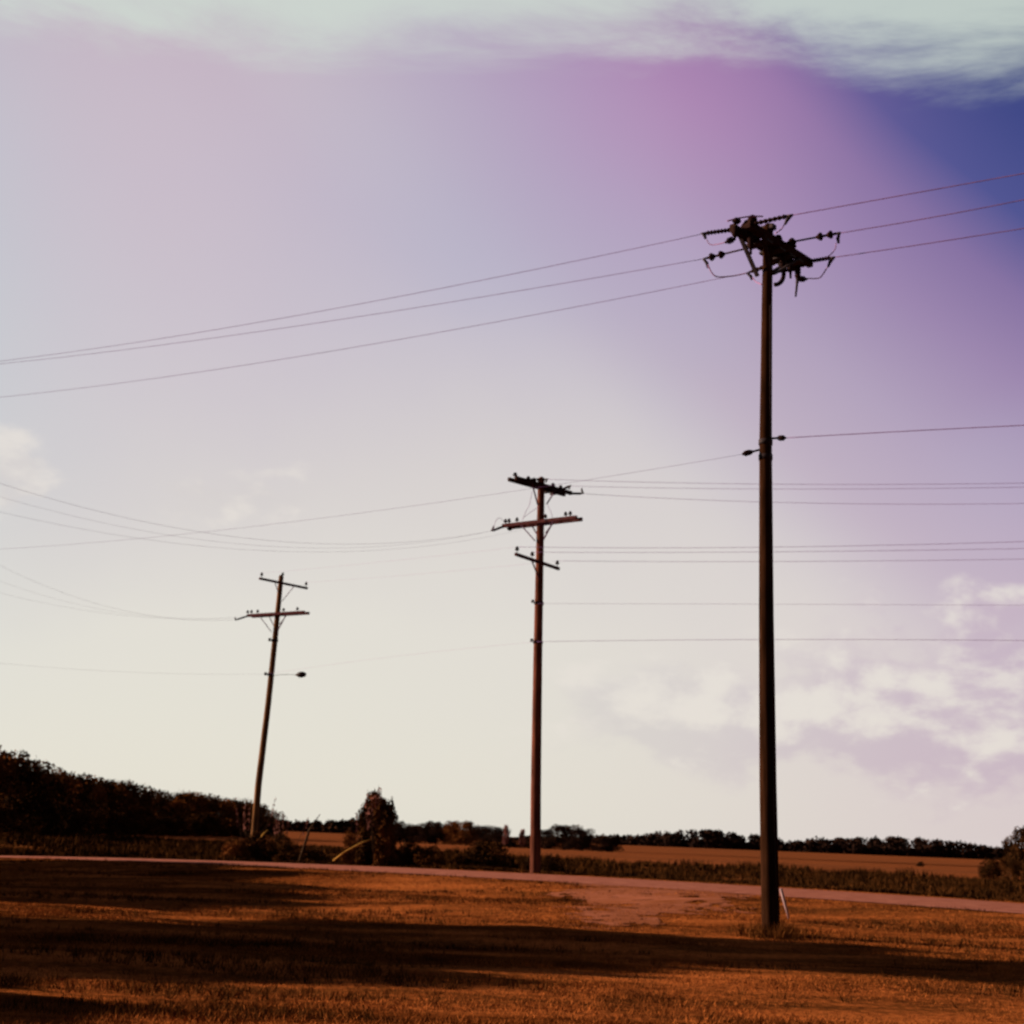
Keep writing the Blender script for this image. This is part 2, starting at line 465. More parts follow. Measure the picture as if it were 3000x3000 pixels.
# ------------------------------------------------------------------ mesh collector
class MB:
    def __init__(s): s.v = []; s.f = []
    def add(s, v, f):
        o = len(s.v); s.v += [tuple(p) for p in v]; s.f += [tuple(i + o for i in q) for q in f]; return s
    def tube(s, pts, rad, seg=8, cap=True):
        pts = [Vector(p) for p in pts]; n = len(pts)
        rad = rad if isinstance(rad, (list, tuple)) else [rad] * n
        v = []; f = []; ref = None
        for i, p in enumerate(pts):
            t = (pts[min(i + 1, n - 1)] - pts[max(i - 1, 0)]).normalized()
            if ref is None:
                ref = Vector((0, 0, 1)) if abs(t.z) < .9 else Vector((1, 0, 0))
            a = (ref - t * ref.dot(t)).normalized(); b = t.cross(a); ref = a
            for k in range(seg):
                an = math.tau * k / seg
                v.append(p + (a * math.cos(an) + b * math.sin(an)) * rad[i])
        for i in range(n - 1):
            for k in range(seg):
                k2 = (k + 1) % seg
                f.append((i * seg + k, i * seg + k2, (i + 1) * seg + k2, (i + 1) * seg + k))
        if cap:
            f.append(tuple(range(seg))[::-1]); f.append(tuple((n - 1) * seg + k for k in range(seg)))
        return s.add(v, f)
    def beam(s, a, b, w, h, upv=Vector((0, 0, 1)), bev=0.12):
        a, b = Vector(a), Vector(b); t = (b - a).normalized()
        sd_ = t.cross(upv).normalized(); u = sd_.cross(t)
        c_ = bev * min(w, h); prof = [(-w/2 + c_, -h/2), (w/2 - c_, -h/2), (w/2, -h/2 + c_), (w/2, h/2 - c_), (w/2 - c_, h/2), (-w/2 + c_, h/2), (-w/2, h/2 - c_), (-w/2, -h/2 + c_)]
        v = [a + sd_ * x + u * y for x, y in prof] + [b + sd_ * x + u * y for x, y in prof]
        f = [(k, (k + 1) % 8, 8 + (k + 1) % 8, 8 + k) for k in range(8)] + [tuple(range(8))[::-1], tuple(range(8, 16))]
        return s.add(v, f)
    def lathe(s, a, b, prof, seg=12):      # prof: (fraction along a-b, radius)
        a, b = Vector(a), Vector(b)
        return s.tube([a.lerp(b, t) for t, _ in prof], [r for _, r in prof], seg)
    def build(s, name, mat, parent=None, off=None, smoothf=True):
        me = bpy.data.meshes.new(name)
        off = off or Vector((0, 0, 0))
        me.from_pydata([(p[0] - off[0], p[1] - off[1], p[2] - off[2]) for p in s.v], [], s.f)
        me.validate(); me.update(); me.materials.append(mat)
        for p in me.polygons: p.use_smooth = smoothf and len(p.vertices) == 4
        return link(name, me, parent)

def disc_string(mb, a, b, n, r=0.075, core=0.02, start=0.15, end=0.85):
    prof = [(0, core * .6)]
    for i in range(n):
        t = start + (end - start) * (i + .5) / n; w = (end - start) / n
        prof += [(t - w * .45, core), (t - w * .30, r * .55), (t - w * .05, r), (t + w * .10, r * .95), (t + w * .16, core * 1.3), (t + w * .4, core)]
    prof += [(1, core * .6)]
    mb.lathe(a, b, prof, 14)
def pin_insulator(root, base, h=0.24, r=0.065, name='pin_insulator'):
    mb = MB(); b = Vector(base)
    mb.lathe(b, b + Vector((0, 0, h)), [(0, .012), (.40, .012), (.42, r), (.55, r * .95), (.60, r * .6), (.70, r * .85), (.80, r * .8), (.86, r * .45), (.93, r * .55), (1, r * .3)], 12)
    return mb.build(name, PORC, root, root.location)

def pole_root(name, base, label, cat='utility pole'):
    e = bpy.data.objects.new(name, None); col.objects.link(e)
    e.location = base; e.empty_display_size = .3
    tag(e, label, cat, 'wooden utility poles by the road'); return e
def shaft(root, pts, rads, mat):
    mb = MB(); P = []; R_ = []
    for i in range(len(pts) - 1):
        for k in range(10):
            t = k / 10; P.append(pts[i].lerp(pts[i + 1], t))
            R_.append((rads[i] * (1 - t) + rads[i + 1] * t) * (1 + 0.03 * noise.noise(Vector((i * 10 + k, 2, 5)))))
    P.append(pts[-1]); R_.append(rads[-1])
    P.append(pts[-1] + Vector((0, 0, .06))); R_.append(rads[-1] * .45)
    mb.tube(P, R_, 20)
    return mb.build('pole_shaft', mat, root, root.location)
def xbeam(root, name, a, b, w, h, mat):
    return MB().beam(a, b, w, h).build(name, mat, root, root.location, False)

# ------------------------------------------------------------------ near pole
Y1 = 26.5
g1 = atY(2259, 2736, Y1)
g1.z = terrain(g1.x, g1.y)
top1 = atY(2251, 664, Y1)
tag(link('foot_grass', blades('foot_grass', 260, lambda: (g1.x + random.gauss(0, .26), g1.y + random.gauss(-.05, .22)), lambda x, y: .26, .007, TUFT, lambda x, y: math.hypot(x - g1.x, y - g1.y) > .15, 3, .35)), kind='stuff', label='longer dark grass around the foot of the near pole', cat='grass')
root1 = pole_root('utility_pole', g1, 'tall dark near utility pole with a crowded double crossarm, its foot in the near grass')
def on1(py, px=None): return atY(px or 2246, py, Y1)
shaft(root1, [g1 - Vector((0, 0, .15)), atY(2250, 2300, Y1), atY(2245, 1800, Y1), atY(2243, 1300, Y1), atY(2247, 880, Y1), top1],
      [.165, .155, .138, .120, .104, .098], WOODP)
H1 = atY(2249, 712, Y1).z
A0 = atZ(2166, 662, H1); A1 = atZ(2352, 778, H1)
mid1 = (A0 + A1) / 2
ad = (A1 - A0).normalized()
wd1 = Vector((-ad.y, ad.x, 0)).normalized()        # heads away to the left
pc = atY(2249, 712, Y1)
shift = Vector((pc.x, pc.y, 0)) - Vector((mid1.x, mid1.y, 0)); shift = shift - ad * shift.dot(ad)
for sg in (-1, 1):
    o_ = shift * .5 + wd1 * (.165 * sg)
    xbeam(root1, 'crossarm', A0 + o_, A1 + o_, .13, .17, ARMW)
def armpt(t): return A0.lerp(A1, t) + shift * .5
# spacer bolts between the two arms
for t in (.06, .30, .70, .94):
    p = armpt(t); MB().tube([p - wd1 * .26, p + wd1 * .26], .016, 8).build('spacer_bolt', STEEL, root1, g1)
# flat braces
for t, (px, py), sg in ((.14, (2232, 806), 1), (.84, (2252, 806), 1), (.22, (2240, 800), -1), (.80, (2256, 806), -1)):
    a = armpt(t) + wd1 * (.20 * sg) - Vector((0, 0, .05)); b = atY(px, py, Y1) + wd1 * (.10 * sg)
    MB().beam(a, b, .085, .04).build('brace', STEEL, root1, g1, False)
# dead-end strings: start point on the arm, end by survey
def dead_end(root, off, start, end, kind, clampdir):
    mb = MB()
    start, end = Vector(start), Vector(end)
    if kind == 'long':
        m = start.lerp(end, .62)
        mb.tube([start, m], .020, 8)
        disc_string(mb, m, end, 2, .082, .024, .0, .95)
    else:
        disc_string(mb, start, end, 7, .048, .034, .08, .92)
    s_ = mb.build('dead_end_insulator', PORC, root, off)
    d = (end - start).normalized(); q = end + Vector(clampdir)
    cb = MB(); cb.tube([end - d * .05, end + d * .05, end + (q - end) * .5, q], [.030, .038, .036, .024], 8)
    c_ = cb.build('clamp', STEEL, s_)
    c_.location = (0, 0, 0)
    c_.data.transform(Matrix.Translation(-off))
    return end
W = {}
W['L1'] = dead_end(root1, g1, armpt(.03) + wd1 * .2, atZ(2064, 684, H1), 'short', (.02, 0, -.11))
W['L2'] = dead_end(root1, g1, armpt(.42) + wd1 * .2, atZ(2068, 757, H1 - .02), 'long', (.05, .02, -.20))
W['L3'] = dead_end(root1, g1, armpt(.80) + wd1 * .2, atZ(2195, 798, H1 - .02), 'short', (.06, 0, -.16))
W['R1'] = dead_end(root1, g1, armpt(.03) - wd1 * .2, atZ(2312, 632, H1), 'short', (-.08, 0, -.18))
W['R2'] = dead_end(root1, g1, armpt(.50) - wd1 * .2, atZ(2452, 684, H1), 'long', (.03, 0, -.20))
W['R3'] = dead_end(root1, g1, armpt(.95) - wd1 * .2, atZ(2436, 755, H1), 'short', (-.07, 0, -.20))
print('H1', H1, 'arm', A0, A1, (A1 - A0).length, 'wd1', wd1, 'shift', shift, {k: tuple(round(c, 2) for c in v) for k, v in W.items()})
def curve(root, off, name, pts, rad, mat, n=6):
    # smooth line through points (Catmull-Rom)
    P = [Vector(p) for p in pts]; P = [P[0] * 2 - P[1]] + P + [P[-1] * 2 - P[-2]]; out = []
    for i in range(1, len(P) - 2):
        for k in range(n):
            t = k / n; a, b, c_, d = P[i - 1:i + 3]
            out.append(.5 * ((2 * b) + (c_ - a) * t + (2 * a - 5 * b + 4 * c_ - d) * t * t + (3 * b - a - 3 * c_ + d) * t ** 3))
    out.append(P[-2])
    return MB().tube(out, rad, 6).build(name, mat, root, off)
ya, yb = A0.y, A1.y
# jumper loops
curve(root1, g1, 'jumper_wire', [atY(2070, 702, ya + .5), atY(2080, 716, ya + .5), atY(2100, 716, ya + .4), atY(2128, 709, ya + .2)], .010, WIRE)
curve(root1, g1, 'jumper_wire', [atY(2074, 776, Y1 + .3), atY(2086, 800, Y1 + .3), atY(2104, 811, Y1 + .3), atY(2150, 808, Y1 + .3), atY(2192, 799, Y1 + .2)], .013, WIRE)
curve(root1, g1, 'jumper_wire', [atY(2206, 814, Y1 + .6), atY(2214, 825, Y1 + .5), atY(2232, 834, Y1 + .2)], .012, WIRE)
curve(root1, g1, 'jumper_wire', [atY(2298, 658, ya), atY(2288, 672, ya), atY(2272, 684, Y1 - .2)], .012, WIRE)
curve(root1, g1, 'jumper_wire', [atY(2450, 712, Y1), atY(2446, 730, Y1), atY(2434, 745, Y1), atY(2418, 757, Y1 + .3)], .010, WIRE)
curve(root1, g1, 'jumper_wire', [atY(2424, 782, yb), atY(2412, 802, yb), atY(2398, 815, yb), atY(2362, 816, yb)], .012, WIRE)
# post insulators standing on / hanging from the arms
def lathe_part(root, off, name, a, b, prof, mat, seg=12):
    return MB().lathe(a, b, prof, seg).build(name, mat, root, off)
SH = [(0, .025), (.08, .03), (.1, .062), (.22, .05), (.25, .068), (.38, .05), (.42, .068), (.55, .05), (.58, .066), (.72, .045), (.78, .03), (1, .022)]
lathe_part(root1, g1, 'hanging_insulator', atY(2155, 662, ya), atY(2152, 704, ya), SH, PORC)
lathe_part(root1, g1, 'hanging_insulator', atY(2149, 700, ya), atY(2124, 711, ya), SH, PORC)
lathe_part(root1, g1, 'fuse_cutout', atY(2338, 775, yb), atY(2336, 830, yb), SH, PORC)
lathe_part(root1, g1, 'fuse_tube', atY(2337, 812, yb), atY(2331, 869, yb), [(0, .034), (.3, .034), (.34, .026), (1, .020)], STEEL)
lathe_part(root1, g1, 'hanging_insulator', atY(2340, 817, yb), atY(2366, 818, yb), SH, PORC)
curve(root1, g1, 'surge_arrester', [atY(2292, 770, Y1 + .4), atY(2296, 800, Y1 + .4), atY(2292, 820, Y1 + .4), atY(2280, 832, Y1 + .4), atY(2268, 834, Y1 + .4)], .045, PORC)
lathe_part(root1, g1, 'pin_insulator', atY(2158, 655, ya), atY(2159, 640, ya), [(0, .05), (.4, .09), (.7, .08), (1, .05)], PORC)
lathe_part(root1, g1, 'pin_insulator', atY(2205, 668, ya + .4), atY(2204, 632, ya + .4), [(0, .05), (.3, .10), (.45, .06), (.6, .10), (.8, .09), (1, .05)], PORC)
lathe_part(root1, g1, 'pin_insulator', atY(2350, 780, yb), atY(2350, 760, yb), [(0, .06), (.4, .10), (.7, .09), (1, .05)], PORC)
lathe_part(root1, g1, 'pin_insulator', atY(2280, 715, Y1 + .1), atY(2280, 690, Y1 + .1), [(0, .05), (.4, .09), (.7, .08), (1, .05)], PORC)
curve(root1, g1, 'jumper_wire', [atY(2130, 648, ya), atY(2160, 640, ya), atY(2200, 634, ya + .2), atY(2235, 634, ya + .3)], .016, WIRE)
for t_, dz, r_ in ((.20, .10, .11), (.34, .12, .12), (.60, .10, .12), (.70, .08, .10), (.88, .10, .11)):
    p_ = armpt(t_) + wd1 * (.16 if r_ > .105 else -.16)
    lathe_part(root1, g1, 'pin_insulator', p_, p_ + Vector((0, 0, .30)), [(0, .03), (.3, .04), (.4, r_), (.55, r_ * .7), (.7, r_ * .95), (.9, r_ * .6), (1, .03)], PORC)
for t_ in (.12, .62, .74):
    p_ = armpt(t_) - wd1 * .05
    lathe_part(root1, g1, 'fuse_cutout', p_ + Vector((0, 0, .05)), p_ + Vector((.02, 0, -.50)), SH, PORC)
for t_ in (.30, .50, .66, .80):
    xbeam(root1, 'mounting_plate', armpt(t_) - wd1 * .24 - Vector((0, 0, .12)), armpt(t_) + wd1 * .24 - Vector((0, 0, .12)), .22, .05, STEEL)
xbeam(root1, 'pole_top_bracket', atY(2252, 668, Y1) - wd1 * .13, atY(2252, 668, Y1) + wd1 * .13, .16, .10, STEEL)
xbeam(root1, 'equipment_arm', atY(2250, 798, Y1 + .05), atY(2335, 788, yb), .06, .07, ARMW)
# neutral spool insulators, half way up
def neutral(root, off, a, b, r=.055):
    MB().lathe(a, b, [(0, .02), (.45, .022), (.5, r * .7), (.62, r), (.85, r), (.92, r * .6), (1, .02)], 12).build('neutral_insulator', PORC, root, off); return Vector(b)
W['NL'] = neutral(root1, g1, atY(2232, 1316, Y1), atZ(2174, 1331, atY(2180, 1331, Y1).z))
W['NR'] = neutral(root1, g1, atY(2258, 1284, Y1), atY(2302, 1283, Y1 - .2))
for py in (1296, 1340):
    c0 = on1(py, 2243); MB().tube([c0 - Vector((0, 0, .05)), c0 + Vector((0, 0, .05))], .135, 20).build('pole_band', STEEL, root1, g1)
MB().tube([on1(y_, x_) + Vector((.05 + o_, -.12 - o_ * .8, 0)) for y_, x_, o_ in ((900, 2246, 0), (1500, 2243, .01), (2300, 2249, .03), (2725, 2258, .035))], .008, 6).build('ground_wire', STEEL, root1, g1)

# ------------------------------------------------------------------ middle pole
Y2 = 50.0
g2 = atY(1569, 2552, Y2); z2 = terrain(g2.x, g2.y)
g2 = Vector((g2.x, g2.y, z2))
root2 = pole_root('utility_pole', g2, 'middle utility pole with three crossarms, reddish, standing just beyond the road')
off2 = g2
shaft(root2, [g2 - Vector((0, 0, .2)), atY(1570, 2300, Y2), atY(1576, 1900, Y2), atY(1582, 1600, Y2), atY(1586, 1402, Y2)], [.185, .175, .155, .135, .12], WOODR)
def arm_by_px(root, off, name, a, b, H, centre, w=.10, h=.12, mat=ARMW, double=False):
    p, q = atZ(*a, H), atZ(*b, H)
    t = (q - p).normalized(); n_ = Vector((-t.y, t.x, 0))
    if n_.y > 0: n_ = -n_                      # nearer face of the pole
    d = (Vector((centre.x, centre.y, 0)) - Vector((p.x, p.y, 0))); d = d - t * d.dot(t)
    d.z = 0
    for sg in ((1, -1) if double else (1,)):
        o_ = d + n_ * (.17 * sg); xbeam(root, name, p + o_, q + o_, w, h, mat)
    p += d; q += d
    return p, q, n_, t
c2 = atY(1584, 1430, Y2)
H2a = atY(1584, 1425, Y2).z
p, q, n2a, t2a = arm_by_px(root2, off2, 'crossarm', (1500, 1402), (1664, 1447), H2a, c2, .11, .14, ARMW, True)
print('arm2a', p, q, (q - p).length)
P2a = (p, q)
def along(P, t): return P[0].lerp(P[1], t)
W['2R3'] = dead_end(root2, off2, along(P2a, 1.0) + n2a * .1, atY(1706, 1446, q.y - .6), 'short', (-.03, 0, .2))
W['2R2'] = dead_end(root2, off2, along(P2a, .80) + n2a * .2, atY(1668, 1424, q.y - .9), 'short', (0, 0, -.12))
W['2R1'] = dead_end(root2, off2, along(P2a, .12) + n2a * .2, atY(1600, 1404, p.y - .2), 'short', (0, 0, -.12))
for t_ in (.05, .28, .38, .48, .72, .86):
    pin_insulator(root2, along(P2a, t_) + Vector((0, 0, .05)), .20, .085)
for t_ in (.66, .78):
    xbeam(root2, 'cutout_box', along(P2a, t_) - n2a * .25 - Vector((0, 0, .07)), along(P2a, t_) + n2a * .25 - Vector((0, 0, .07)), .16, .13, STEEL)
for t_, e_ in ((.28, (1571, 1480)), (.70, (1597, 1478))):
    MB().beam(along(P2a, t_) + n2a * .2 - Vector((0, 0, .05)), atY(*e_, Y2) + n2a * .08, .05, .03).build('brace', BRACE, root2, off2, False)
H2b = atY(1584, 1532, Y2).z
P2b = arm_by_px(root2, off2, 'crossarm', (1480, 1543), (1696, 1518), H2b, c2, .11, .13, ARMR, True)
n2b = P2b[2]
W['2L1'] = dead_end(root2, off2, along(P2b, .0) + n2b * .1, atY(1442, 1555, P2b[0].y - .8), 'short', (.05, 0, .18))
W['2L2'] = along(P2b, .35) + n2b * .3
W['2L3'] = along(P2b, .9) + n2b * .3
for t_ in (.02, .07, .18, .57, .84, .90): pin_insulator(root2, along(P2b, t_) + Vector((0, 0, .05)) + n2b * .1, .22, .07)
lathe_part(root2, off2, 'dead_end_insulator', along(P2b, .06) + Vector((0, 0, -.16)), along(P2b, .06) + Vector((0, 0, .12)), [(0, .04), (.2, .11), (.5, .07), (.75, .12), (1, .05)], PORC)
for t_, e_, sg in ((.26, (1572, 1586), 1), (.33, (1572, 1570), -1), (.60, (1594, 1560), -1), (.70, (1595, 1586), 1)):
    MB().beam(along(P2b, t_) + n2b * (.2 * sg) - Vector((0, 0, .05)), atY(*e_, Y2) + n2b * (.1 * sg), .05, .03).build('brace', BRACE, root2, off2, False)
H2c = atY(1583, 1651, Y2).z
P2c = arm_by_px(root2, off2, 'crossarm', (1503, 1624), (1630, 1667), H2c, c2, .09, .11, ARMR)
n2c = P2c[2]
for t_ in (.03, .37, .96): pin_insulator(root2, along(P2c, t_) + n2c * .17 + Vector((0, 0, .05)), .24, .075)
W['2C1'], W['2C2'], W['2C3'] = [along(P2c, t_) + n2c * .17 + Vector((0, 0, .27)) for t_ in (.03, .37, .96)]
MB().beam(along(P2c, .32) + n2c * .22, atY(1572, 1704, Y2) + n2c * .15, .05, .025).build('brace', BRACE, root2, off2, False)
for py, px in ((1768, 1579), (1882, 1576)):
    c0 = atY(px, py, Y2)
    MB().lathe(c0 + Vector((-.22, -.12, 0)), c0 + Vector((-.22, -.12, .1)), [(0, .05), (.3, .06), (.5, .03), (.7, .06), (1, .05)], 12).build('neutral_insulator', PORC, root2, off2)
    MB().tube([c0 - Vector((0, 0, .04)), c0 + Vector((0, 0, .04))], .175, 16).build('pole_band', STEEL, root2, off2)
W['2N1'] = atY(1575, 1768, Y2 - .2); W['2N2'] = atY(1573, 1880, Y2 - .2)
curve(root2, off2, 'jumper_wire', [along(P2a, .5) - Vector((.3, 0, .2)), atY(1551, 1480, Y2 - .3), atY(1540, 1500, Y2 - .3), atY(1530, 1525, Y2 - .3)], .008, WIRE)
curve(root2, off2, 'jumper_wire', [atY(1580, 1485, Y2 - .3), atY(1555, 1500, Y2 - .3), atY(1536, 1515, Y2 - .3)], .008, WIRE)
curve(root2, off2, 'jumper_wire', [atY(1604, 1480, Y2 - .3), atY(1612, 1495, Y2 - .3), atY(1620, 1520, Y2 - .3)], .008, WIRE)
curve(root2, off2, 'jumper_wire', [atY(1478, 1528, Y2 - .6), atY(1464, 1518, Y2 - .8), atY(1453, 1525, Y2 - .9), atY(1444, 1552, Y2 - 1)], .008, WIRE)

# ------------------------------------------------------------------ left pole
Y3 = 68.0
g3 = atY(744, 2455, Y3); g3.z = terrain(g3.x, g3.y)
root3 = pole_root('utility_pole', g3, 'leftmost utility pole, leaning right, with two crossarms and a lamp, rising from dark bushes')
off3 = g3
shaft(root3, [g3 - Vector((0, 0, .3)), atY(757, 2300, Y3), atY(786, 2060, Y3), atY(808, 1850, Y3), atY(824, 1688, Y3)], [.165, .155, .140, .130, .115], WOODY)
c3 = atY(818, 1708, Y3)
H3a = atY(822, 1709, Y3).z
P3a = arm_by_px(root3, off3, 'crossarm', (757, 1695), (897, 1724), H3a, c3, .09, .11, ARMR)
n3a = P3a[2]
for t_ in (.04, .97): pin_insulator(root3, along(P3a, t_) + n3a * .17 + Vector((0, 0, .05)), .26, .075)
pin_insulator(root3, atY(828, 1690, Y3), .22, .07)
W['3T1'], W['3T2'] = [along(P3a, t_) + n3a * .17 + Vector((0, 0, .28)) for t_ in (.04, .97)]
for t_, e_ in ((.30, (813, 1742)), (.72, (822, 1762))):
    MB().beam(along(P3a, t_) + n3a * .2, atY(*e_, Y3) + n3a * .1, .04, .022).build('brace', BRACE, root3, off3, False)
H3b = atY(814, 1801, Y3).z
P3b = arm_by_px(root3, off3, 'crossarm', (738, 1806), (904, 1796), H3b, c3 + Vector((-.15, 0, 0)), .10, .13, ARMR, True)
n3b = P3b[2]
W['3L1'] = dead_end(root3, off3, along(P3b, 0) + n3b * .1, atY(692, 1816, P3b[0].y - .8), 'short', (-.08, 0, .12))
W['3L2'] = along(P3b, .35) + n3b * .3; W['3L3'] = along(P3b, .85) + n3b * .3
for t_ in (-.02, .05, .16, .62, .86): pin_insulator(root3, along(P3b, t_) + Vector((0, 0, .05)) + n3b * .1, .22, .075)
for t_, e_, sg in ((.22, (799, 1852), 1), (.30, (801, 1838), -1), (.60, (816, 1828), -1), (.70, (814, 1856), 1)):
    MB().beam(along(P3b, t_) + n3b * (.2 * sg) - Vector((0, 0, .05)), atY(*e_, Y3) + n3b * (.1 * sg), .045, .025).build('brace', BRACE, root3, off3, False)
for py, px in ((1876, 805), (1976, 793)):
    c0 = atY(px, py, Y3)
    MB().lathe(c0 + Vector((-.22, -.12, -.06)), c0 + Vector((-.22, -.12, .08)), [(0, .06), (.3, .08), (.5, .04), (.7, .08), (1, .05)], 12).build('neutral_insulator', PORC, root3, off3)
    MB().tube([c0 - Vector((0, 0, .05)), c0 + Vector((0, 0, .05))], .165, 16).build('pole_band', STEEL, root3, off3)
W['3N'] = atY(788, 1974, Y3 - .2); W['3N2'] = atY(803, 1872, Y3 - .2)
curve(root3, off3, 'lamp_arm', [atY(794, 1982, Y3 - .1), atY(815, 1977, Y3 - .3), atY(845, 1976, Y3 - .4), atY(868, 1977, Y3 - .5)], .010, STEEL)
la, lb = atY(866, 1977, Y3 - .5), atY(897, 1976, Y3 - .6)
lh = MB().lathe(la, lb, [(0, .03), (.12, .06), (.3, .12), (.55, .145), (.8, .12), (.95, .08), (1, .03)], 14).build('lamp_head', STEEL, root3, off3)

# ------------------------------------------------------------------ wires: every span is a thing of its own
def span(A, pts, label, group, rad=.008, azi=None, ext=1.25, end=None, both=None):
    """A: attachment; pts: surveyed pixels along the span; azi: horizontal heading of the span."""
    A = Vector(A)
    if end is not None:
        E = Vector(end); d = Vector((E.x - A.x, E.y - A.y, 0)); L = d.length; d.normalize()
    else:
        d = Vector((azi[0], azi[1], 0)).normalized()
    n_ = Vector((-d.y, d.x, 0))
    T = [0.0]; Zs = [A.z]
    for px, py in pts:
        w_ = onplane(px, py, A, n_); T.append((w_ - A).dot(d)); Zs.append(w_.z)
    if end is not None:
        T.append(L); Zs.append(E.z)
    T = np.array(T); Zs = np.array(Zs)
    deg = min(2, len(T) - 1)
    wts = np.ones(len(T)); wts[0] = 8
    if end is not None: wts[-1] = 8
    cf = np.polyfit(T, Zs, deg, w=wts)
    cf[-1] += A.z - np.polyval(cf, 0)
    tm = L if end is not None else T.max() * ext
    N = 48
    P = [A + d * (tm * i / N) + Vector((0, 0, float(np.polyval(cf, tm * i / N)) - A.z)) for i in range(N + 1)]
    mb = MB().tube(P, rad, 5)
    o = mb.build('overhead_wire', WIRE if group.startswith('faint') else WIRED, None, A); o.location = A
    tag(o, label, 'overhead wire', group)
    print('wire', label[:40], 'T', np.round(T, 1), 'z', np.round(Zs, 2), 'cf', np.round(cf, 4))
    return o
GL, GR = 'wires leaving the near pole to the left', 'wires leaving the near pole to the right'
wl = (wd1.x, wd1.y)
span(W['L1'], [(1320, 846), (621, 963), (0, 1059)], 'uppermost of the three long wires running left from the near pole top', GL, .0062, wl)
span(W['L2'], [(1320, 885), (0, 1066)], 'middle wire of the three running left from the near pole top', GL, .0062, wl)
span(W['L3'], [(1320, 975), (621, 1079), (0, 1165)], 'lowest of the three wires running left from the near pole top', GL, .0062, wl)
wr = (-wd1.x, -wd1.y)
span(W['R1'], [(2650, 571), (3000, 508)], 'highest wire running right from the near pole top into the dark blue sky', GR, .0095, wr, 3)
span(W['R2'], [(2730, 637), (3000, 585)], 'second highest wire running right from the near pole top', GR, .0095, wr, 3)
span(W['R3'], [(2700, 716), (3000, 669)], 'third highest wire running right from the near pole, starting at the low arm end', GR, .0095, wr, 3)
span(W['NR'], [(2640, 1264), (3000, 1246)], 'single thin wire running right from half way up the near pole', GR, .008, wr, 3)
span(W['NL'], [(1700, 1405), (1100, 1500), (650, 1552)], 'faint wire running left from half way up the near pole, across the middle pole head', GL, .0030, wl, ext=1.8)
G2 = 'wires running right from the middle pole'
az = (-n2a.x, -n2a.y) if n2a.x < 0 else (n2a.x, n2a.y)
az = (1.0, -0.80)
span(W['2R1'], [(1727, 1406), (2223, 1419), (3000, 1415)], 'top wire of the trio leaving the middle pole crown towards the right edge', G2, .0065, az, ext=1.6)
span(W['2R2'], [(1720, 1422), (2223, 1433), (3000, 1427)], 'second wire of the trio leaving the middle pole crown towards the right edge', G2, .0065, az, ext=1.6)
span(W['2R3'], [(2223, 1470), (2490, 1476), (3000, 1475)], 'bottom wire of the trio leaving the middle pole crown, from the arm tip', G2, .0065, az, ext=1.6)
span(W['2C1'], [(1650, 1607), (2223, 1602), (3000, 1587)], 'upper wire running right from the lowest crossarm of the middle pole', G2, .0065, az, ext=1.6)
span(W['2C2'], [(1650, 1618), (2223, 1617), (3000, 1607)], 'middle wire running right from the lowest crossarm of the middle pole', G2, .0065, az, ext=1.6)
span(W['2C3'], [(1700, 1645), (2223, 1645), (3000, 1638)], 'lower wire running right from the lowest crossarm of the middle pole', G2, .0065, az, ext=1.6)
span(W['2N1'], [(1650, 1768), (2223, 1770), (3000, 1773)], 'very faint wire running right from the middle pole shaft, under its crossarms', G2, .004, az, ext=1.6)
span(W['2N2'], [(1650, 1874), (2223, 1875), (3000, 1876)], 'lowest wire of all running right from the middle pole shaft, just above the clouds', G2, .0065, az, ext=1.6)
G3 = 'faint wires running left from the middle pole'
azl = (-1.0, -1.05)
span(W['2L1'], [(1200, 1594), (914, 1594), (580, 1551), (269, 1490), (0, 1421)], 'clearest sagging wire from the left tip of the middle pole second crossarm', G3, .0035, azl, ext=1.5)
span(W['2L2'], [(1000, 1610), (559, 1571), (372, 1546), (75, 1479)], 'faint sagging wire just under the clearest left-running one of the middle pole', G3, .0025, azl, ext=1.5)
span(W['2L3'], [(1000, 1616), (538, 1594), (248, 1554), (124, 1525)], 'faintest lowest sagging wire of the middle pole second crossarm', G3, .0025, azl, ext=1.5)
G4 = 'faint wires between the middle and left poles'
span(W['2C1'], [(1000, 1658)], 'faint wire from the middle pole lowest arm to the left end of another top arm', G4, .0025, end=W['3T1'])
span(W['2C3'], [(1100, 1692)], 'faint wire from the middle pole lowest arm to the left pole top arm', G4, .0025, end=W['3T2'])
span(W['2N2'], [(1200, 1918)], 'faint lower wire joining the middle pole shaft to the left pole beside its lamp', G4, .0025, end=W['3N'])
G5 = 'faint wires running left from the left pole'
azq = (-1.0, -0.95)
span(W['3L1'], [(500, 1812), (200, 1741), (0, 1657)], 'upper faint wire from the left pole second crossarm tip to the left edge', G5, .0035, azq, ext=1.5)
span(W['3L2'], [(480, 1808), (200, 1765), (0, 1702)], 'middle faint wire from the left pole second crossarm to the left edge', G5, .0025, azq, ext=1.5)
span(W['3L3'], [(480, 1812), (250, 1788), (0, 1737)], 'lower faint wire from the left pole second crossarm to the left edge', G5, .0025, azq, ext=1.5)
span(W['3N'], [(400, 1970), (0, 1943)], 'lowest faint wire running left from the left pole, level with its lamp', G5, .0025, azq, ext=1.5)

